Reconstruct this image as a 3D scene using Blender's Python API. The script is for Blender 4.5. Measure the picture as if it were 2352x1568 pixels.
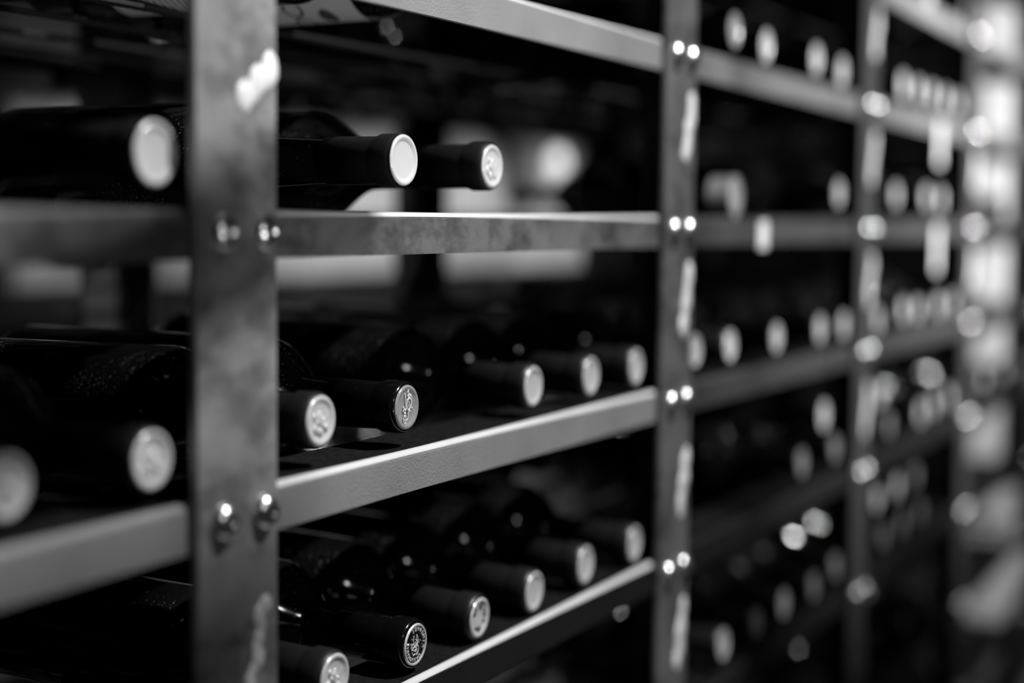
import bpy, bmesh, math, random
from mathutils import Vector, Matrix

for o in list(bpy.data.objects):
    bpy.data.objects.remove(o, do_unlink=True)
scene = bpy.context.scene
COL = scene.collection
random.seed(7)
K = 0.0009            # metres per layout unit (one unit is 0.9 mm)
S = 622.0             # post spacing
G = 150.0             # shelf pitch
DEPTH = 660.0         # rack depth

# ------------------------------------------------------------------ camera
cd = bpy.data.cameras.new('camera')
cam = bpy.data.objects.new('camera', cd)
COL.objects.link(cam)
scene.camera = cam
cd.sensor_width = 36.0
cd.lens = 36.0 * 3600.0 / 2352.0
cd.clip_start = 0.01
yaw, pitch, roll = math.radians(62.40), math.radians(4.47), math.radians(0.54)
fw = Vector((math.sin(yaw) * math.cos(pitch), math.cos(yaw) * math.cos(pitch), -math.sin(pitch)))
r0 = Vector((math.cos(yaw), -math.sin(yaw), 0))
u0 = r0.cross(fw)
r1 = r0 * math.cos(roll) + u0 * math.sin(roll)
u1 = -r0 * math.sin(roll) + u0 * math.cos(roll)
M = Matrix((r1, u1, -fw)).transposed().to_4x4()
M.translation = Vector((-645.5, -505.5, -143.8)) * K
cam.matrix_world = M
cd.dof.use_dof = True
cd.dof.focus_distance = 1002 * K
cd.dof.aperture_fstop = 1.85
cd.dof.aperture_ratio = 1.18

# ------------------------------------------------------------------ world and light
w = bpy.data.worlds.new('world')
scene.world = w
w.use_nodes = True
w.node_tree.nodes['Background'].inputs[0].default_value = (0.5, 0.5, 0.5, 1)
w.node_tree.nodes['Background'].inputs[1].default_value = 0.006
scene.view_settings.view_transform = 'Standard'
scene.view_settings.look = 'None'
scene.view_settings.gamma = 1.0
scene.view_settings.use_curve_mapping = False
scene.view_settings.exposure = 0.0


def lamp(name, kind, loc, target, power, size=0.05, angle=60, blend=0.3):
    d = bpy.data.lights.new(name, kind)
    d.energy = power
    if kind == 'SPOT':
        d.spot_size = math.radians(angle)
        d.spot_blend = blend
        d.shadow_soft_size = size
    elif kind == 'AREA':
        d.shape = 'DISK'
        d.size = size
    else:
        d.shadow_soft_size = size
    o = bpy.data.objects.new(name, d)
    COL.objects.link(o)
    o.location = Vector(loc) * K
    dirv = (Vector(target) - Vector(loc))
    o.rotation_euler = dirv.to_track_quat('-Z', 'Y').to_euler()
    return o


KEY = (420, -900, 1250)
lamp('aisle_spot', 'SPOT', KEY, (305, 0, -150), 160, 0.02, 36, 0.2)
lamp('aisle_lamp', 'POINT', (-500, -1050, 350), (0, 0, 0), 4.0, 0.04)
lamp('aisle_spot', 'SPOT', (1250, -1400, 350), (1300, 0, -20), 140, 0.03, 48, 0.7)
lamp('aisle_spot', 'SPOT', (1900, -1400, 350), (1950, 0, -20), 130, 0.03, 50, 0.7)
lamp('far_aisle_spot', 'SPOT', (1650, -650, 100), (2380, 90, -280), 30, 0.03, 85, 0.5)
lamp('label_fill', 'SPOT', (-600, -1800, -620), (300, 165, 5), 58, 0.05, 13, 0.4)  # added narrow light, aimed to brighten the label under the top rail
lamp('back_aisle_spot', 'SPOT', (1000, 1050, 950), (950, 655, -330), 45, 0.04, 40, 0.5)
for wx in (1900, 2400, 2900, 3400):
    lamp('wall_washer', 'SPOT', (wx, 950, 330), (wx + 60, 1500, -330), 11 + (wx - 1900) * 0.010, 0.05, 46, 0.6)

# ------------------------------------------------------------------ materials
MATS = {}


def nodes(name):
    m = bpy.data.materials.new(name)
    m.use_nodes = True
    nt = m.node_tree
    b = nt.nodes['Principled BSDF']
    MATS[name] = m
    return m, nt, b


def grey(v):
    return (v, v, v, 1)


def coords(nt, scale=(1, 1, 1), gen='Object'):
    tc = nt.nodes.new('ShaderNodeTexCoord')
    mp = nt.nodes.new('ShaderNodeMapping')
    mp.inputs['Scale'].default_value = scale
    nt.links.new(tc.outputs[gen], mp.inputs['Vector'])
    return mp.outputs['Vector']


def noise(nt, vec, scale, detail=4, rough=0.6):
    n = nt.nodes.new('ShaderNodeTexNoise')
    n.inputs['Scale'].default_value = scale
    n.inputs['Detail'].default_value = detail
    n.inputs['Roughness'].default_value = rough
    nt.links.new(vec, n.inputs['Vector'])
    return n.outputs['Fac']


def ramp(nt, fac, stops, interp='LINEAR'):
    r = nt.nodes.new('ShaderNodeValToRGB')
    r.color_ramp.interpolation = interp
    e = r.color_ramp.elements
    while len(e) > len(stops):
        e.remove(e[-1])
    while len(e) < len(stops):
        e.new(0.5)
    for el, (p, v) in zip(e, stops):
        el.position = p
        el.color = grey(v)
    nt.links.new(fac, r.inputs['Fac'])
    return r.outputs['Color']


def bump(nt, b, height, strength=0.3, dist=0.001):
    n = nt.nodes.new('ShaderNodeBump')
    n.inputs['Strength'].default_value = strength
    n.inputs['Distance'].default_value = dist
    nt.links.new(height, n.inputs['Height'])
    nt.links.new(n.outputs['Normal'], b.inputs['Normal'])


def paint(name, lo, hi, rough, scale=14, bstr=0.75, spec=0.5):
    """painted steel: mottled tone and a fine hammered relief"""
    m, nt, b = nodes(name)
    v = coords(nt)
    f = noise(nt, v, scale, 5, 0.6)
    nt.links.new(ramp(nt, f, [(0.3, lo), (0.7, hi)]), b.inputs['Base Color'])
    b.inputs['Roughness'].default_value = rough
    b.inputs['Specular IOR Level'].default_value = spec
    bump(nt, b, noise(nt, v, 700, 3, 0.5), bstr, 0.0006)
    return m


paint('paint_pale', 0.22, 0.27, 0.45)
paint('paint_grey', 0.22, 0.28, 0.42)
paint('steel_dark_shade', 0.005, 0.010, 0.55)
paint('edge_glint', 0.58, 0.72, 0.35)  # highlight on the rail's rounded edge, painted as a pale strip
paint('pale_dimmed', 0.14, 0.18, 0.45)  # top rail's pale coat, darkened for the dimmer light of the far bays
paint('far_shade', 0.035, 0.055, 0.5)  # shade of the far rails and posts, put into the colour
paint('paint_bar', 0.004, 0.009, 0.6)
paint('flange_black', 0.001, 0.012, 0.75, 260, 1.0, 0.12)  # dark sheet on the flange; cap and bottle shadows deepen its black

# weathered zinc with clouded patches and darker stains (posts, second rail)
for nm, sc, lo, hi in (('zinc_clouded', 24, 0.04, 0.16), ('zinc_post', 20, 0.07, 0.35), ('zinc_dimmed', 20, 0.04, 0.15)):
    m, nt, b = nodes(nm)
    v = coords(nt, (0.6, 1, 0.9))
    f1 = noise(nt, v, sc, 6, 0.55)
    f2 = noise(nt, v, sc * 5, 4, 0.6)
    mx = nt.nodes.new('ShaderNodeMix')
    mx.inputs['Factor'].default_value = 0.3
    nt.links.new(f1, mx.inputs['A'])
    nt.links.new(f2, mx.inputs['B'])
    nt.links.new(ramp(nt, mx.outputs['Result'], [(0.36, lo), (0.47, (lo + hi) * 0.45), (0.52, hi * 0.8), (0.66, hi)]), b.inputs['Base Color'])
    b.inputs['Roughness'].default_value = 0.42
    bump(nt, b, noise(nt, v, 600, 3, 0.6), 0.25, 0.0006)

m, nt, b = nodes('bolt_steel')
b.inputs['Base Color'].default_value = grey(0.92)
b.inputs['Metallic'].default_value = 0.95
b.inputs['Roughness'].default_value = 0.24

m, nt, b = nodes('white_drip')
b.inputs['Base Color'].default_value = grey(0.8)
b.inputs['Roughness'].default_value = 0.35

# bottle glass: almost black, glossy, sprinkled with dust
m, nt, b = nodes('bottle_glass')
v = coords(nt)
sp = noise(nt, v, 800, 2, 0.4)
pt = noise(nt, v, 22, 3, 0.5)
mul = nt.nodes.new('ShaderNodeMath')
mul.operation = 'MULTIPLY'
nt.links.new(ramp(nt, sp, [(0.66, 0), (0.72, 1)]), mul.inputs[0])
nt.links.new(ramp(nt, pt, [(0.48, 0), (0.62, 1)]), mul.inputs[1])
nt.links.new(ramp(nt, mul.outputs[0], [(0, 0.004), (1, 0.22)]), b.inputs['Base Color'])
nt.links.new(ramp(nt, mul.outputs[0], [(0, 0.10), (1, 0.8)]), b.inputs['Roughness'])
b.inputs['Specular IOR Level'].default_value = 0.45

m, nt, b = nodes('foil_dark')
b.inputs['Base Color'].default_value = grey(0.010)
b.inputs['Roughness'].default_value = 0.42
m, nt, b = nodes('foil_black_gloss')
b.inputs['Base Color'].default_value = grey(0.004)
b.inputs['Roughness'].default_value = 0.15

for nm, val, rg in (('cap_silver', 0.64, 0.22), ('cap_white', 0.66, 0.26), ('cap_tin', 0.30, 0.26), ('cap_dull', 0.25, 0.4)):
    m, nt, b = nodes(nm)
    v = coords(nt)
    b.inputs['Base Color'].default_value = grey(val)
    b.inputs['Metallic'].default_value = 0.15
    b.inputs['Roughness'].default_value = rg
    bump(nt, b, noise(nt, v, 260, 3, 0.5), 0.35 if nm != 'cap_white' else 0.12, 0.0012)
m, nt, b = nodes('cap_black')
b.inputs['Base Color'].default_value = grey(0.006)
b.inputs['Roughness'].default_value = 0.4
m, nt, b = nodes('emboss')
b.inputs['Base Color'].default_value = grey(0.75)
b.inputs['Metallic'].default_value = 0.3
b.inputs['Roughness'].default_value = 0.3

m, nt, b = nodes('label_paper')
v = coords(nt)
nt.links.new(ramp(nt, noise(nt, v, 30, 4, 0.6), [(0.3, 0.5), (0.7, 0.62)]), b.inputs['Base Color'])
b.inputs['Roughness'].default_value = 0.7
m, nt, b = nodes('label_dark')
b.inputs['Base Color'].default_value = grey(0.012)
b.inputs['Roughness'].default_value = 0.5
m, nt, b = nodes('label_printed')            # fine lines of small print
v = coords(nt)
wv = nt.nodes.new('ShaderNodeTexWave')
wv.bands_direction = 'Y'
wv.inputs['Scale'].default_value = 70
wv.inputs['Distortion'].default_value = 0.0
nt.links.new(v, wv.inputs['Vector'])
nz = noise(nt, v, 900, 2, 0.5)
ad = nt.nodes.new('ShaderNodeMath')
ad.operation = 'MULTIPLY'
nt.links.new(wv.outputs['Fac'], ad.inputs[0])
nt.links.new(nz, ad.inputs[1])
nt.links.new(ramp(nt, ad.outputs[0], [(0.25, 0.55), (0.45, 0.14)]), b.inputs['Base Color'])
b.inputs['Roughness'].default_value = 0.7
m, nt, b = nodes('ink')
b.inputs['Base Color'].default_value = grey(0.06)
b.inputs['Roughness'].default_value = 0.7

m, nt, b = nodes('tin_grey')
b.inputs['Base Color'].default_value = grey(0.3)
b.inputs['Roughness'].default_value = 0.45
m, nt, b = nodes('carton_white')
v = coords(nt)
nt.links.new(ramp(nt, noise(nt, v, 12, 4, 0.6), [(0.3, 0.68), (0.7, 0.8)]), b.inputs['Base Color'])
b.inputs['Roughness'].default_value = 0.7
m, nt, b = nodes('tag_paper')
b.inputs['Base Color'].default_value = grey(0.8)
b.inputs['Roughness'].default_value = 0.6

m, nt, b = nodes('lamp_glass')
b.inputs['Base Color'].default_value = grey(0.9)
b.inputs['Emission Color'].default_value = grey(1)
b.inputs['Emission Strength'].default_value = 1.3

m, nt, b = nodes('wall_pale')
v = coords(nt)
nt.links.new(ramp(nt, noise(nt, v, 4, 5, 0.6), [(0.3, 0.42), (0.7, 0.52)]), b.inputs['Base Color'])
b.inputs['Roughness'].default_value = 0.8
m, nt, b = nodes('wall_mid')
v = coords(nt)
nt.links.new(ramp(nt, noise(nt, v, 4, 5, 0.6), [(0.3, 0.22), (0.7, 0.30)]), b.inputs['Base Color'])
b.inputs['Roughness'].default_value = 0.8
m, nt, b = nodes('wall_dark')
v = coords(nt)
nt.links.new(ramp(nt, noise(nt, v, 5, 5, 0.6), [(0.3, 0.004), (0.7, 0.010)]), b.inputs['Base Color'])
b.inputs['Roughness'].default_value = 0.85
m, nt, b = nodes('floor_dark')
v = coords(nt)
nt.links.new(ramp(nt, noise(nt, v, 6, 5, 0.6), [(0.3, 0.25), (0.7, 0.35)]), b.inputs['Base Color'])
b.inputs['Roughness'].default_value = 0.6


# ------------------------------------------------------------------ mesh helpers (layout units in, metres out)
def finish(name, bm, mat, parent=None, loc=None, smooth=False):
    bmesh.ops.recalc_face_normals(bm, faces=bm.faces[:])
    bmesh.ops.scale(bm, vec=(K, K, K), verts=bm.verts[:])
    me = bpy.data.meshes.new(name)
    bm.to_mesh(me)
    bm.free()
    if smooth:
        for p in me.polygons:
            p.use_smooth = True
    me.materials.append(MATS[mat])
    return place(name, me, parent, loc)


def place(name, me, parent=None, loc=None):
    o = bpy.data.objects.new(name, me)
    COL.objects.link(o)
    if parent:
        o.parent = parent
    if loc:
        o.location = Vector(loc) * K
    return o


def empty(name, loc, label, cat, group=None):
    o = bpy.data.objects.new(name, None)
    o.empty_display_size = 0.02
    COL.objects.link(o)
    o.location = Vector(loc) * K
    tag(o, label, cat, group)
    return o


def tag(o, label, cat, group=None):
    o['label'] = label
    o['category'] = cat
    if group:
        o['group'] = group
    return o


def box(bm, x0, x1, y0, y1, z0, z1, bev=0.0, seg=2):
    r = bmesh.ops.create_cube(bm, size=1.0)
    for v in r['verts']:
        v.co = Vector(((x0 + x1) / 2 + v.co.x * (x1 - x0), (y0 + y1) / 2 + v.co.y * (y1 - y0), (z0 + z1) / 2 + v.co.z * (z1 - z0)))
    if bev:
        es = list({e for v in r['verts'] for e in v.link_edges})
        bmesh.ops.bevel(bm, geom=es, offset=bev, segments=seg, affect='EDGES', profile=0.5)


def extrude_profile(bm, pts, x0, x1):
    """closed (y, z) outline swept along X"""
    n = len(pts)
    a = [bm.verts.new((x0, y, z)) for y, z in pts]
    b = [bm.verts.new((x1, y, z)) for y, z in pts]
    for i in range(n):
        j = (i + 1) % n
        bm.faces.new((a[i], a[j], b[j], b[i]))
    bm.faces.new(a[::-1])
    bm.faces.new(b)


def lathe(bm, prof, n=40, cx=0, cz=0):
    """(y, r) profile turned about the Y axis; r = 0 closes to a point"""
    rings = []
    for y, r in prof:
        if r <= 1e-6:
            rings.append([bm.verts.new((cx, y, cz))])
        else:
            rings.append([bm.verts.new((cx + r * math.cos(2 * math.pi * i / n), y, cz + r * math.sin(2 * math.pi * i / n))) for i in range(n)])
    for a, b in zip(rings, rings[1:]):
        for i in range(n):
            j = (i + 1) % n
            if len(a) == 1 and len(b) == 1:
                continue
            if len(a) == 1:
                bm.faces.new((a[0], b[j], b[i]))
            elif len(b) == 1:
                bm.faces.new((a[i], a[j], b[0]))
            else:
                bm.faces.new((a[i], a[j], b[j], b[i]))


def blob(bm, c, r, sy=1.0, sub=2, sx=1.0, sz=1.0):
    q = bmesh.ops.create_icosphere(bm, subdivisions=sub, radius=1.0)
    for v in q['verts']:
        v.co = Vector((c[0] + v.co.x * r * sx, c[1] + v.co.y * r * sy, c[2] + v.co.z * r * sz))


def text_mesh(txt, size, depth):
    """letters as a bmesh in the XY plane, about the origin"""
    cu = bpy.data.curves.new('letters', 'FONT')
    cu.body = txt
    cu.size = size
    cu.extrude = depth
    cu.align_x = 'CENTER'
    cu.align_y = 'CENTER'
    o = bpy.data.objects.new('letters', cu)
    COL.objects.link(o)
    dg = bpy.context.evaluated_depsgraph_get()
    me = bpy.data.meshes.new_from_object(o.evaluated_get(dg))
    bm = bmesh.new()
    bm.from_mesh(me)
    bpy.data.objects.remove(o, do_unlink=True)
    bpy.data.curves.remove(cu)
    bpy.data.meshes.remove(me)
    return bm


# ------------------------------------------------------------------ the room
FLOOR, CEIL = -1150, 1500
X0, X1, Y0, Y1 = -2200, 4300, -1900, 1500


def shell(name, mat, *b):
    bm = bmesh.new()
    box(bm, *b)
    o = finish(name, bm, mat)
    o['kind'] = 'structure'
    return o


shell('floor', 'floor_dark', X0, X1, Y0, Y1, FLOOR - 60, FLOOR)
shell('ceiling', 'wall_dark', X0, X1, Y0, Y1, CEIL, CEIL + 60)
shell('wall_left', 'wall_dark', X0 - 60, X0, Y0, Y1, FLOOR, CEIL)
shell('wall_right', 'wall_dark', X1, X1 + 60, Y0, Y1, FLOOR, CEIL)
shell('wall_front', 'wall_dark', X0, X1, Y0 - 60, Y0, FLOOR, CEIL)
shell('wall_back', 'wall_dark', X0, X1, Y1, Y1 + 60, FLOOR, CEIL)
shell('trim_1', 'wall_pale', X0, X1, Y1 - 14, Y1, -270, 72)         # pale painted band along the back wall
shell('trim_2', 'wall_mid', X0, X1, Y1 - 10, Y1, FLOOR, -430)        # greyer dado below it
# an added unseen bar, shaped to cast a slanting shadow on the near post
bm = bmesh.new()
t_ = 0.35
ends = []
for x_ in (-330, 152):
    p_ = Vector((x_, 0, -154 + 0.30 * (x_ - 12)))
    ends.append(p_ + (Vector(KEY) - p_) * t_)
ax_ = (ends[1] - ends[0]).normalized()
bmesh.ops.create_cone(bm, cap_ends=True, segments=20, radius1=17.5, radius2=17.5, depth=(ends[1] - ends[0]).length,
                      matrix=Matrix.Translation((ends[0] + ends[1]) / 2) @ ax_.to_track_quat('Z', 'Y').to_matrix().to_4x4())
for p_ in (ends[0] + ax_ * 40, ends[1] - ax_ * 20):
    box(bm, p_.x - 1.5, p_.x + 1.5, p_.y - 1.5, p_.y + 1.5, p_.z + 10, CEIL)
baffle_bar = finish('shade_bar', bm, 'steel_dark_shade')
baffle_bar['kind'] = 'structure'
# an added unseen plate nearer the lamp, cut to shade the lower near post
bm = bmesh.new()
t_ = 0.6
lo_ = [Vector((x_, 0, z_)) + (Vector(KEY) - Vector((x_, 0, z_))) * t_ for x_, z_ in ((-500, -303), (95, -303), (14, -338), (6, -640), (-500, -640))]
NQ = len(lo_)
va = [bm.verts.new(p_) for p_ in lo_]
vb = [bm.verts.new(p_ + Vector((0, -30, 20))) for p_ in lo_]
bm.faces.new(va)
bm.faces.new(vb[::-1])
for q in range(NQ):
    bm.faces.new((va[q], va[(q + 1) % NQ], vb[(q + 1) % NQ], vb[q]))
for p_ in (lo_[0] + Vector((30, -15, 0)), lo_[1] + Vector((-30, -15, 0))):
    box(bm, p_.x - 1.5, p_.x + 1.5, p_.y - 1.5, p_.y + 1.5, p_.z, CEIL)
baffle_plate = finish('shade_plate', bm, 'steel_dark_shade')
baffle_plate['kind'] = 'structure'

# ------------------------------------------------------------------ the rack
rack = empty('wine_rack', (0, 0, FLOOR), 'long grey steel shelving rack with bolted posts, holding the lying wine bottles', 'rack')
RZ = -FLOOR            # parts are placed relative to the rack's foot


def rpart(name, bm, mat, loc=(0, 0, 0), parent=None, smooth=False):
    if parent is None:
        return finish(name, bm, mat, rack, (loc[0], loc[1], loc[2] + RZ), smooth)
    return finish(name, bm, mat, parent, loc, smooth)


POSTS = list(range(-1, 6))
TOPZ = 520
LEVELS = list(range(-3, 8))

# front posts: a face plate with a return flange on the far side
bm = bmesh.new()
box(bm, -21, 47, 0, 6, FLOOR, TOPZ, 1.6, 2)
box(bm, 41, 47, 4, 48, FLOOR, TOPZ, 1.0, 1)
first = None
bolt_me = None
front_posts = []
for i in POSTS:
    if first is None:
        first = rpart('post', bm, 'zinc_post', (i * S, 0, 0))
        p = first
    else:
        if i == 1:              # the second post's shade is put into a darker zinc
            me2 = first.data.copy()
            me2.materials[0] = MATS['zinc_dimmed']
        if i == 2:              # shade on the farther posts is put into their colour
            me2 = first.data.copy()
            me2.materials[0] = MATS['far_shade']
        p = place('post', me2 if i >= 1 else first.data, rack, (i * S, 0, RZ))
    front_posts.append((i, p))

# back posts
bm = bmesh.new()
box(bm, -21, 47, DEPTH - 6, DEPTH, FLOOR, TOPZ, 1.4, 1)
box(bm, 41, 47, DEPTH - 48, DEPTH - 4, FLOOR, TOPZ, 1.0, 1)
bp = None
for i in POSTS:
    if bp is None:
        bp = rpart('post', bm, 'steel_dark_shade', (i * S, 0, 0))
    else:
        place('post', bp.data, rack, (i * S, 0, RZ))

# bolts: domed head on a washer, two per shelf joint
bm = bmesh.new()
lathe(bm, [(0, 0), (0, 8.2), (-1.5, 8.0), (-3.5, 7.1), (-5.2, 5.4), (-6.2, 3.4), (-6.5, 1.9), (-5.0, 1.7), (-5.0, 0)], 28)
bmesh.ops.scale(bm, vec=(1.25, 1.2, 1.25), verts=bm.verts[:])
bolt = None
for i, p in front_posts:
    if i < 0 or i > 4:
        continue
    for k in LEVELS:
        if k < -1 or k > 6:
            continue
        for bx_ in (0.0, 35.0):
            loc = (bx_ - 1, 0, -k * G - 2)
            if bolt is None:
                bolt = finish('bolt', bm, 'bolt_steel', p, loc, True)
            else:
                place('bolt', bolt.data, p, loc)


# white drips of paint, one beaded smear in each gap of a post
def drip(p, zc, length, x0, x1, seed, n=9, r=5.0):
    rnd = random.Random(seed)
    bm = bmesh.new()
    for q in range(n):
        t = q / (n - 1)
        x = x1 + (x0 - x1) * t + rnd.uniform(-2.2, 2.2)
        z = zc + length / 2 - length * t
        blob(bm, (x, 0.0, z), r * rnd.uniform(0.75, 1.2), 0.28, 2, 1.0, rnd.uniform(1.0, 1.5))
    return finish('paint_drip', bm, 'white_drip', p, (0, 0, 0), True)


fp = dict(front_posts)
drip(fp[0], -74, 16, 18, 42, 1, 8, 6.5)
drip(fp[0], -376, 44, 22, 33, 2, 9, 5.0)
for i, ks in ((1, (-1, 0, 1, 2, 3)), (2, (-1, 0, 1, 2)), (3, (0, 1))):
    for k in ks:
        drip(fp[i], -k * G - 64 - (14 if k == 2 else 0), 46, 24, 37, i * 10 + k + 50, 9, 8.0)

# rails: angle section, face to the aisle and flange inwards, with a rounded front edge
ZT, ZB = 9.5, -16.5
YF = 6.0
RA = 4.2
ANG = [q * math.pi / 16 for q in range(9)]
arc = [(YF + RA - RA * math.cos(a), ZT - RA + RA * math.sin(a)) for a in ANG]
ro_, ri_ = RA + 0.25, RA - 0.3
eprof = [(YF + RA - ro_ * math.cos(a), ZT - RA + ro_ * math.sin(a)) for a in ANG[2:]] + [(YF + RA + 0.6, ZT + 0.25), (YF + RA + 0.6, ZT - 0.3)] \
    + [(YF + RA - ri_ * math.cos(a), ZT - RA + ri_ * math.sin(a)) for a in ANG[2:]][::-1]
edge_me = None
prof = [(YF + 4, ZB), (YF, ZB)] + arc + [(YF + 52, ZT), (YF + 52, ZT - 4), (YF + 4, ZT - 4)]
bprof = [(DEPTH - y, z) for y, z in prof][::-1]
FARMAT = {0: 'pale_dimmed', 1: 'far_shade', 2: 'far_shade'}
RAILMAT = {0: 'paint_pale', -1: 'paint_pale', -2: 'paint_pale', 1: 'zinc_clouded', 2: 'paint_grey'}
rail_me = {}
flange_me = bedge_me = None
for k in LEVELS:
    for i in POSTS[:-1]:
        mat = RAILMAT.get(k, 'steel_dark_shade')  # lower rails go near-black, their shade put into the colour
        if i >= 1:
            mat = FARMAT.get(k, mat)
        for side, pr in (('f', prof), ('b', bprof)):
            key = (mat if side == 'f' else ('paint_pale' if k == 2 else 'steel_dark_shade'), side)
            loc = (i * S, 0, -k * G + (14 if side == 'b' and k in (2, 3) else 0))
            if key not in rail_me:
                bm = bmesh.new()
                extrude_profile(bm, pr, 14, S + 12)
                ro = rpart('rail', bm, key[0], loc)
                rail_me[key] = ro.data
            else:
                ro = place('rail', rail_me[key], rack, (loc[0], loc[1], loc[2] + RZ))
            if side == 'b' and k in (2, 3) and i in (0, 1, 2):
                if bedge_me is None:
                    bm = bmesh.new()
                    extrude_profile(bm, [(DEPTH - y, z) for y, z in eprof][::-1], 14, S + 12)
                    bedge_me = finish('edge_glint', bm, 'edge_glint', ro, None).data
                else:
                    place('edge_glint', bedge_me, ro)
            if side == 'f':
                if flange_me is None:
                    bm = bmesh.new()
                    box(bm, 14, S + 12, YF + 5.0, YF + 52, ZT - 0.2, ZT + 0.35)
                    flange_me = finish('flange_black', bm, 'flange_black', ro, None).data
                else:
                    place('flange_black', flange_me, ro)
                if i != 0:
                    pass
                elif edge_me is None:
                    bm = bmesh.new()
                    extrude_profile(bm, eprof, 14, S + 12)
                    edge_me = finish('edge_glint', bm, 'edge_glint', ro, None).data
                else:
                    place('edge_glint', edge_me, ro)

# support bars under the bottles, and cross bars tying front to back at each post
REST = {-1: 148.0, 0: -2.0, 1: -148.0}


def rest(k):
    return REST.get(k, -G * k - 4.0)


bar_me = cross_me = None
for k in LEVELS:
    for i in POSTS[:-1]:
        for yb in (214, 306, 400, 480):
            loc = (i * S, yb, rest(k))
            if bar_me is None:
                bm = bmesh.new()
                box(bm, 14, S + 12, -5, 5, -3.6, -0.3, 0.6, 1)
                bar_me = rpart('support_bar', bm, 'paint_bar', loc).data
            else:
                place('support_bar', bar_me, rack, (loc[0], loc[1], loc[2] + RZ))
    for i in POSTS:
        loc = (i * S, 0, rest(k) - 10)
        if cross_me is None:
            bm = bmesh.new()
            box(bm, 30, 40, 50, DEPTH - 50, -8, 0, 1.0, 1)
            cross_me = rpart('cross_bar', bm, 'paint_bar', loc).data
        else:
            place('cross_bar', cross_me, rack, (loc[0], loc[1], loc[2] + RZ))

board_me = None
for k in range(-1, 7):
    loc = (2340, 0, rest(k))
    if board_me is None:
        bm = bmesh.new()
        box(bm, 0, 160, 58.5, 330, 0, 13.4, 0.8, 1)
        board_me = rpart('shelf_board', bm, 'paint_bar', loc).data
    else:
        place('shelf_board', board_me, rack, (loc[0], loc[1], loc[2] + RZ))

# ------------------------------------------------------------------ bottles
R = 40.0
SHAPES = {          # neck length, shoulder length, total length
    'bordeaux': (76, 36, 330),
    'long': (96, 52, 332),
    'slope': (70, 95, 330),
}
PARTS = {}


def glass_profile(kind):
    nk, sh, L = SHAPES[kind]
    pr = [(3, 0), (3, 13.2), (nk * 0.6, 14.2), (nk, 16.2)]
    for q in range(1, 11):
        t = q / 10
        s = t * t * (3 - 2 * t) if kind != 'bordeaux' else math.sin(t * math.pi / 2) ** 1.15
        pr.append((nk + sh * t, 16.2 + (R - 16.2) * s))
    pr += [(nk + sh + 12, R), (L - 8, R), (L - 3, R - 2.2), (L, R - 7), (L - 1, R - 12), (L - 16, 12), (L - 20, 0)]
    return pr


def part_mesh(key, build, mat, smooth=True):
    if key not in PARTS:
        bm = bmesh.new()
        build(bm)
        o = finish('tmp', bm, mat, None, None, smooth)
        PARTS[key] = o.data
        bpy.data.objects.remove(o, do_unlink=True)
    return PARTS[key]


def ring_text(bm, txt, rad, a0, step, size):
    """letters round a circle on the cap face (seen from -Y), clockwise, feet inward; angles in degrees from the top"""
    for q, ch in enumerate(txt):
        if ch == ' ':
            continue
        tb = text_mesh(ch, size, 0.25)
        a = math.radians(a0 + q * step)
        cx, cz = rad * math.sin(a), rad * math.cos(a)
        tmp = bpy.data.meshes.new('t')
        for v in tb.verts:
            x, y, z = v.co
            px = cx + x * math.cos(a) + y * math.sin(a)
            pz = cz - x * math.sin(a) + y * math.cos(a)
            v.co = (px, -0.2 - z, pz)
        tb.to_mesh(tmp)
        tb.free()
        bm.from_mesh(tmp)
        bpy.data.meshes.remove(tmp)


def stroke(bm, pts, r, y=0.0, dense=0.5):
    for (xa, za), (xb, zb) in zip(pts, pts[1:]):
        n = max(1, int(math.hypot(xb - xa, zb - za) / (r * dense)))
        for q in range(n + 1):
            t = q / n
            blob(bm, (xa + (xb - xa) * t, y, za + (zb - za) * t), r, 0.8, 1)


def emblem_vine(bm):
    # embossed sprig: a drooping stem, leaves and a bunch of beads
    stroke(bm, [(-2.2, 8.6), (-2.0, 5.5), (-1.6, 2.0), (-1.0, -0.8)], 0.55)
    stroke(bm, [(4.6, 7.6), (5.4, 4.6), (5.0, 1.5), (3.6, -1.0), (1.6, -2.2), (0.2, -1.0), (-0.3, 2.0), (0.2, 5.0)], 0.6)
    stroke(bm, [(1.0, 4.6), (2.4, 2.2), (2.2, 0.2)], 0.5)
    stroke(bm, [(1.6, -2.6), (1.4, -5.0), (1.0, -7.4), (-0.8, -8.2)], 0.55)
    stroke(bm, [(-4.4, -7.0), (-4.2, -9.4), (-3.0, -10.6), (-1.2, -9.2), (-2.6, -8.2)], 0.6)
    for x, z, r in ((0.9, 9.6, .8), (1.6, 10.6, .7), (2.4, 7.8, .95), (1.2, 7.0, .9), (3.4, 6.8, .95), (2.2, 5.6, .85), (3.6, 5.0, .8), (1.4, 5.2, .7),
                    (-3.4, -1.2, .85), (-2.2, -1.6, .9), (-4.2, 0.2, .7), (-2.9, -3.6, 1.05), (-3.2, -5.6, 1.1), (-1.9, -6.0, .9), (3.0, -2.8, .9),
                    (5.9, -1.0, .6), (-4.6, -2.0, .6)):
        blob(bm, (x, 0, z), r, 0.8, 2)


def emblem_relief(bm, seed=3):
    rnd = random.Random(seed)
    for q in range(15):
        a = rnd.uniform(0, 6.28)
        d = rnd.uniform(0, 7.5)
        blob(bm, (d * math.cos(a), 0.4, d * math.sin(a)), rnd.uniform(1.2, 2.6), 0.45, 2, 1, rnd.uniform(0.7, 1.3))


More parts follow.
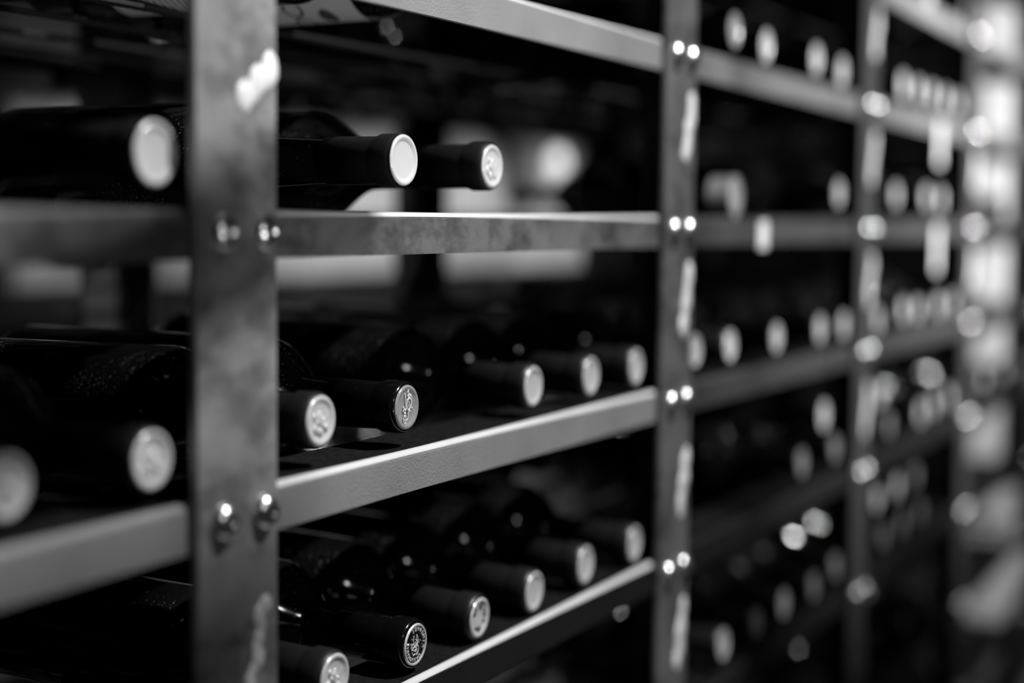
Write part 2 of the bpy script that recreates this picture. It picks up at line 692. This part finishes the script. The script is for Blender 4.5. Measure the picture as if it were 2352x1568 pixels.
def emblem_seal(bm):
    # black disc with a pale double rim, a ring of letters and a small crest
    ring_text(bm, 'SDPASNIA', 10.0, -22, 18.5, 3.6)
    ring_text(bm, 'DAVIDENNE', 10.0, 150, 16.5, 3.6)
    rnd = random.Random(11)
    stroke(bm, [(-2.2, 6.0), (-3.0, 3.0), (-2.0, 1.0), (-4.6, 0.6), (-5.4, -1.4)], 0.42)
    stroke(bm, [(1.2, 6.2), (2.6, 4.4), (3.2, 2.2), (1.0, 2.2), (1.2, 6.0)], 0.4)
    stroke(bm, [(-4.4, -3.0), (-2.0, -1.4), (0.6, -0.6), (3.0, 1.0), (4.2, 0.4)], 0.42)
    stroke(bm, [(-4.0, -4.6), (-2.6, -7.0), (-0.4, -6.2), (1.6, -7.0), (3.6, -5.2), (4.0, -2.6), (2.4, -1.2)], 0.42)
    stroke(bm, [(-2.2, -3.6), (0.2, -4.8), (1.4, -2.6), (-0.6, -1.8)], 0.42)
    for q in range(40):
        x, z = rnd.gauss(-0.3, 2.2), rnd.gauss(-0.6, 2.9)
        if math.hypot(x, z) < 6.6:
            blob(bm, (x, 0, z), rnd.uniform(0.3, 0.55), 0.7, 1)
    for rr, ww in ((12.6, 0.35),):
        lathe(bm, [(-0.35, rr - ww), (-0.6, rr), (-0.35, rr + ww)], 48)


def emblem_studs(bm):
    for q, r in ((15, 2.2), (60, 1.4), (85, 1.5), (115, 1.4), (180, 2.3), (215, 1.4), (300, 1.8), (325, 1.3)):
        a = math.radians(q)
        blob(bm, (8.0 * math.sin(a), 0.4, 8.0 * math.cos(a)), r * 1.15, 0.4, 2, 1.0, 0.8)


CAPS = {            # face material, face radius, sleeve, emblem builder, emblem material
    'silver': ('cap_silver', 14.6, 'foil_dark', None, None),
    'white': ('cap_white', 16.0, 'foil_dark', None, None),
    'relief': ('cap_silver', 14.8, 'foil_dark', emblem_relief, 'cap_silver'),
    'vine': ('cap_tin', 14.3, 'foil_black_gloss', emblem_vine, 'emboss'),
    'seal': ('cap_seal', 13.6, 'foil_black_gloss', emblem_seal, 'emboss'),
    'studs': ('cap_silver', 14.0, 'foil_dark', emblem_studs, 'ink'),
    'dull': ('cap_dull', 14.4, 'foil_dark', None, None),
}
MATS['cap_seal'] = MATS['cap_black']


def bottle(name, label, X, Y, k, shape='bordeaux', cap='silver', dz=0.0, yawdeg=0.0, back=False, group=None, extra=None, spin=0.0):
    nk, sh, L = SHAPES[shape]
    zc = rest(k) + R + 0.2 + max(dz, 0) * (1 if dz > 30 else 0)
    tilt = 0.0 if dz > 30 else dz / 230.0
    # the body stays on its bars: turn about the belly, 210 units behind the cap
    e = empty('wine_bottle', (0, 0, 0), label, 'bottle', group)
    piv = Vector((X, Y + 210, zc)) if not back else Vector((X, Y - 210, zc))
    rot = Matrix.Rotation(math.radians(yawdeg + (180 if back else 0)), 4, 'Z') @ Matrix.Rotation(-tilt, 4, 'X')
    mw = Matrix.Translation(piv * K) @ rot @ Matrix.Translation(Vector((0, -210, 0)) * K)
    e.matrix_world = mw
    place('glass', part_mesh(('glass', shape), lambda b_: lathe(b_, glass_profile(shape), 48), 'bottle_glass'), e)
    face, fr, sleeve, emb, embm = CAPS[cap]
    hl = 16.9
    spr = [(0.9, fr), (0.3, fr + 0.5), (0.8, hl - 1.2), (2.6, hl - 0.2), (5, hl), (15, hl), (17, hl - 1.0), (20, hl - 1.7), (56, hl - 1.3), (56, hl - 2.1)]
    cap_o = place('capsule', part_mesh(('sleeve', cap), lambda b_: lathe(b_, spr, 40), sleeve), e)
    if cap == 'seal':
        fpz = [(0.9, fr), (-0.3, fr - 0.3), (-0.5, fr - 0.9), (0.1, fr - 1.6), (0.3, 0)]
        part = part_mesh(('rim', cap), lambda b_: lathe(b_, [(0.9, fr + 0.4), (-0.4, fr - 0.1), (-0.6, fr - 0.7), (0.2, fr - 1.5)], 48), 'emboss')
        place('cap_rim', part, cap_o)
        place('cap_face', part_mesh(('face', cap), lambda b_: lathe(b_, [(0.25, fr - 0.6), (0.2, fr - 3), (0.2, 0)], 40), face), cap_o)
    else:
        fprof = [(0.95, fr + 0.1), (0.0, fr - 0.2), (-0.45, fr - 1.2), (-0.2, fr - 2.6), (0.7, fr - 3.6), (0.9, fr - 5), (0.9, 0)]
        place('cap_face', part_mesh(('face', cap), lambda b_: lathe(b_, fprof, 40), face), cap_o)
    if emb:
        eo = place('emblem', part_mesh(('emb', cap), emb, embm), cap_o, (0, 0.2 if cap != 'seal' else 0.0, 0))
        eo.rotation_euler.y = math.radians(spin)
    if extra:
        extra(e)
    return e


def arc_patch(bm, y0, y1, a0, a1, rad, n=28):
    """a curved sheet on the belly; angle 0 is straight down, positive towards +X"""
    prev = None
    for q in range(n + 1):
        a = math.radians(a0 + (a1 - a0) * q / n)
        x, z = rad * math.sin(a), -rad * math.cos(a)
        c = (bm.verts.new((x, y0, z)), bm.verts.new((x, y1, z)))
        if prev:
            bm.faces.new((prev[0], c[0], c[1], prev[1]))
        prev = c


def wrap_text(txt, size, yc, ac, rad, flip=1):
    """letters wrapped on the belly: text runs round the girth, its top towards the neck"""
    tb = text_mesh(txt, size, 0.0)
    bmesh.ops.subdivide_edges(tb, edges=tb.edges[:], cuts=1)
    for v in tb.verts:
        a = math.radians(ac) + flip * v.co.x / rad
        v.co = (rad * math.sin(a), yc - v.co.y, -rad * math.cos(a))
    return tb


def label_big(e):
    bm = bmesh.new()
    arc_patch(bm, 118, 222, -110, 75, R + 0.35)
    lo = finish('label', bm, 'label_paper', e, None, True)
    lo['label'] = 'pale paper label with large dark letters'
    finish('print', wrap_text('LOC', 24, 172, -30, R + 0.6), 'ink', lo)
    bm = bmesh.new()
    blob(bm, (0, 0, 0), 1, 1, 2)
    for v in bm.verts:
        a = math.radians(-18) + v.co.x * 0.26
        rr = R + 0.5 + 0.3 * v.co.z
        v.co = (rr * math.sin(a), 146 + v.co.y * 7, -rr * math.cos(a))
    finish('print', bm, 'ink', lo)


def label_lines(e):
    bm = bmesh.new()
    arc_patch(bm, 165, 250, -120, 40, R + 0.35)
    lo = finish('label', bm, 'label_printed', e, None, True)
    lo['label'] = 'pale paper label covered in fine lines of print'


def label_top(e, y0=150, y1=260, mat='label_dark'):
    bm = bmesh.new()
    arc_patch(bm, y0, y1, 95, 265, R + 0.35)
    lo = finish('label', bm, mat, e, None, True)
    lo['label'] = 'dark wrapped label with a thin bright edge'


BAY = {0: 'left of the nearest post', 1: 'after the nearest post', 2: 'after the second post',
       3: 'after the third post', 4: 'after the fourth post'}
LEVEL = {-1: 'uppermost rail', 0: 'top rail', 1: 'second rail', 2: 'third rail', 3: 'fourth rail', 4: 'fifth rail', 5: 'sixth rail'}
ORD = ['first', 'second', 'third', 'fourth', 'fifth', 'sixth', 'seventh', 'eighth']

# (X, dz, shape, cap, own label or None)
ROWS = {
    -1: [(1603, -12, 'bordeaux', 'white', None), (1846, -12, 'bordeaux', 'white', None)],
    0: [(232, 0, 'bordeaux', 'silver', 'wine bottle with finely printed label, seen from below at the top left'),
        (318, 0, 'bordeaux', 'silver', 'wine bottle with large-lettered pale label, seen from below above the second shelf'),
        (800, 0, 'bordeaux', 'white', None), (896, -6, 'bordeaux', 'white', None), (1071, -3, 'bordeaux', 'white', None),
        (1171, -8, 'bordeaux', 'white', None), (1466, 0, 'bordeaux', 'white', None), (1552, 0, 'bordeaux', 'silver', None),
        (1637, 0, 'bordeaux', 'silver', None), (1723, 0, 'bordeaux', 'silver', None), (1810, 0, 'bordeaux', 'silver', None)],
    1: [(-39, -6, 'long', 'white', None), (199, 0, 'long', 'white', None), (315, 0, 'long', 'relief', None),
        (1168, -3, 'bordeaux', 'silver', None), (1441, 0, 'bordeaux', 'silver', None), (1617, 0, 'bordeaux', 'silver', None),
        (1708, -2, 'bordeaux', 'silver', None), (1945, -6, 'bordeaux', 'silver', None), (2214, -8, 'bordeaux', 'silver', None)],
    2: [(-137, -1, 'bordeaux', 'relief', None), (-39, -2, 'bordeaux', 'relief', None), (104, 2, 'bordeaux', 'relief', None),
        (201, 0, 'bordeaux', 'vine', 'wine bottle on the third rail with embossed sprig on its tin cap'),
        (379, -3, 'bordeaux', 'silver', None), (482, -4, 'bordeaux', 'silver', None), (572, -4, 'bordeaux', 'silver', None),
        (713, 0, 'bordeaux', 'silver', None), (808, -2, 'bordeaux', 'silver', None), (951, -3, 'bordeaux', 'silver', None),
        (1107, -3, 'bordeaux', 'silver', None), (1205, -4, 'bordeaux', 'silver', None), (1368, -6, 'bordeaux', 'silver', None),
        (1497, 0, 'bordeaux', 'silver', None), (1584, -3, 'bordeaux', 'silver', None), (1717, -3, 'bordeaux', 'silver', None),
        (1818, -4, 'bordeaux', 'silver', None)],
    3: [(-180, -4, 'bordeaux', 'silver', None), (122, -5, 'bordeaux', 'relief', None),
        (213, -7, 'bordeaux', 'seal', 'wine bottle on the fourth rail with lettered black seal cap'),
        (298, -9, 'bordeaux', 'studs', 'wine bottle on the fourth rail with spotted cap, right of the seal'),
        (384, -8, 'bordeaux', 'silver', None), (477, -5, 'bordeaux', 'silver', None), (572, -6, 'bordeaux', 'silver', None),
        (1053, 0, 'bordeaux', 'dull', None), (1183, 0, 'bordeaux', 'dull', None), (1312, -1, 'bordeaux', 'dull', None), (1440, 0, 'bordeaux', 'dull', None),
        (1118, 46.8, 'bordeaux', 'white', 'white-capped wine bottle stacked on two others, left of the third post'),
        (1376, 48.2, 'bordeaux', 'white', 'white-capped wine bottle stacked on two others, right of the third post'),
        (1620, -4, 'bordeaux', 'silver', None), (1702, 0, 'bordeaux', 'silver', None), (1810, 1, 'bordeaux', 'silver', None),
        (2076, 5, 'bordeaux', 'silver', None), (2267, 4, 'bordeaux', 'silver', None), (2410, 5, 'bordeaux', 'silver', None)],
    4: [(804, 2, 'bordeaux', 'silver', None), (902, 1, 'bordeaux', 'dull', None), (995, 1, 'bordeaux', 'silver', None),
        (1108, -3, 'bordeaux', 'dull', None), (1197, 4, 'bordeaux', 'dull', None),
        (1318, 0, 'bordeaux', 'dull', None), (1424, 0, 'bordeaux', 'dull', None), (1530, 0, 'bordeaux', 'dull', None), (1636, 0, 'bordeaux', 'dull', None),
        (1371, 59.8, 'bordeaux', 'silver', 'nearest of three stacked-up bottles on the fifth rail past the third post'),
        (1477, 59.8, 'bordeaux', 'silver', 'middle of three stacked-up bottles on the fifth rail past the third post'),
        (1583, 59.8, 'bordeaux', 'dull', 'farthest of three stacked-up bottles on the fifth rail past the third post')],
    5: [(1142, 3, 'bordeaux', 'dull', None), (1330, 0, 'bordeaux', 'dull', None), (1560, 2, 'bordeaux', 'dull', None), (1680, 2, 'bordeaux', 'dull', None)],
}
SPECIAL = {(0, 232): label_lines, (0, 318): label_big, (2, -39): lambda e: label_top(e, 130, 262), (2, -137): lambda e: label_top(e, 150, 262),
           (3, -180): lambda e: label_top(e)}
CAPWORD = {'white': 'white-capped', 'silver': 'silver-capped', 'relief': 'embossed-cap', 'dull': 'dull-capped', 'vine': 'tin-capped', 'seal': 'black-capped', 'studs': 'spotted-cap'}
for k, row in ROWS.items():
    count = {}
    for X, dz, shp, cap, lab in row:
        bay = int(math.floor(X / S)) + 1
        if lab is None:
            count[bay] = count.get(bay, 0) + 1
            lab = '%s wine bottle, %s on the %s %s' % (CAPWORD[cap], ORD[count[bay] - 1], LEVEL[k], BAY[bay])
        else:
            count[bay] = count.get(bay, 0) + (0 if dz > 30 else 1)
        bottle('wine_bottle', lab, X, (-4 if (k, X) == (0, 318) else 12) if dz < 30 else 8, k, shp, cap, dz, random.uniform(-0.8, 0.8) if dz < 30 else 0, False,
               'wine bottles lying on the ' + LEVEL[k], SPECIAL.get((k, X)), random.uniform(-20, 20) if cap == 'relief' else 0)

# bottles in the back half, necks to the far aisle, bases towards us
BACKROW = {1: (1560, 1660), 2: (1390, 1480, 1600, 1700), 3: (300, 420, 520, 700, 820, 930, 1040, 1140), 0: (700, 960, 1380)}
for k, xs in BACKROW.items():
    for q, X in enumerate(xs):
        bay = int(X // S) + 1
        n_in = [x for x in xs if int(x // S) + 1 == bay].index(X)
        bottle('wine_bottle', 'back-row bottle, %s on the %s %s' % (ORD[n_in], LEVEL[k], BAY[bay]), X, DEPTH - 10, k, 'bordeaux', 'silver', 0, 0, True,
               'wine bottles in the back row')

# ------------------------------------------------------------------ pale cartons in the far bay, one in each gap
for q, k in enumerate(range(-1, 5)):
    c = empty('carton', (2376, 0, rest(k) + 14.0), 'bright white carton at the far right, %s from the top of its column' % ORD[q], 'box', 'white cartons in the far bay')
    bm = bmesh.new()
    zt = 106 - (8 if k == -1 else 0)
    box(bm, 0, 84, 45, 140, 0, zt, 1.5, 1)
    finish('body', bm, 'carton_white', c)
    bm = bmesh.new()
    box(bm, -0.6, 84.6, 84, 100, zt - 14, zt + 0.8)
    finish('tape', bm, 'tag_paper', c)
thin = None
for q in range(9):
    k = 5 if q < 4 else 6
    lvl = q if q < 4 else q - 4
    x = 2360 - (lvl * 0) - 10 * (q % 3)
    zz = -G * k + 10.2 + lvl * 22.2
    if k == 6:
        x = 2330 + lvl * 16
    lab = '%s flat white carton from the bottom of the %s pile at lower right' % (ORD[lvl], 'upper' if k == 5 else 'lower')
    c = empty('flat_carton', (x, 16 - 4 * (q % 2) - (6 * lvl if k == 6 else 0), zz), lab, 'box', 'flat cartons piled in the far bay')
    if thin is None:
        bm = bmesh.new()
        box(bm, 0, 110, 0, 120, 0, 22, 1.2, 1)
        thin = finish('body', bm, 'carton_white', c).data
        bm = bmesh.new()
        box(bm, -0.6, 0.2, 30, 90, 6, 16)
        thin2 = finish('end_label', bm, 'label_paper', c).data
    else:
        place('body', thin, c)
        place('end_label', thin2, c)

# ------------------------------------------------------------------ hanging paper tags on the rails
for X, ztop, h, lab in ((872, -150 + 12, 27, 'small white paper tag on the second rail past the second post'),
                        (1655, 8, 62, 'white paper tag hanging from the top rail near the far bay'),
                        (1655, -142, 66, 'white paper tag hanging from the second rail near the far bay')):
    t = empty('paper_tag', (X, 4.5, ztop), lab, 'tag', 'paper tags on the rails')
    bm = bmesh.new()
    box(bm, -14, 14, -1.0, 0.2, -h - 6, -6, 0.3, 1)
    finish('card', bm, 'tag_paper', t)
    bm = bmesh.new()
    box(bm, -1, 1, -0.8, 0.6, -8, 1)
    finish('string', bm, 'ink', t)

# ------------------------------------------------------------------ a round tin standing on edge on the second rail
t = empty('round_tin', (812, 12, -G + ZT + 0.4), 'small round grey tin standing on edge just past the second post', 'tin')
bm = bmesh.new()
lathe(bm, [(1.5, 0), (1.5, 18.2), (0, 18.8), (0, 20.0), (3, 20.0), (3, 19.2), (24, 19.2), (24, 0)], 36, 0, 20.0)
finish('body', bm, 'tin_grey', t, None, False)
bm = bmesh.new()
lathe(bm, [(1.6, 17.6), (0.4, 17.2), (0.2, 9), (0.9, 8.2), (0.9, 0)], 36, 0, 20.0)
finish('lid', bm, 'tin_grey', t, None, True)

# ------------------------------------------------------------------ small globe lamps on the far walls
for loc, rz, lab in (((3340, Y1 - 14, 20), 0, 'round glowing wall lamp seen through the gap under the top rail'),):
    e = empty('globe_lamp', loc, lab, 'lamp')
    e.rotation_euler.z = math.radians(rz)
    bm = bmesh.new()
    lathe(bm, [(0, 0), (0, 22), (-6, 22), (-10, 10), (-26, 8), (-26, 0)], 24)
    finish('bracket', bm, 'bolt_steel', e, None, True)
    bm = bmesh.new()
    blob(bm, (0, -48, 0), 26, 1, 3)
    finish('globe', bm, 'lamp_glass', e, None, True)
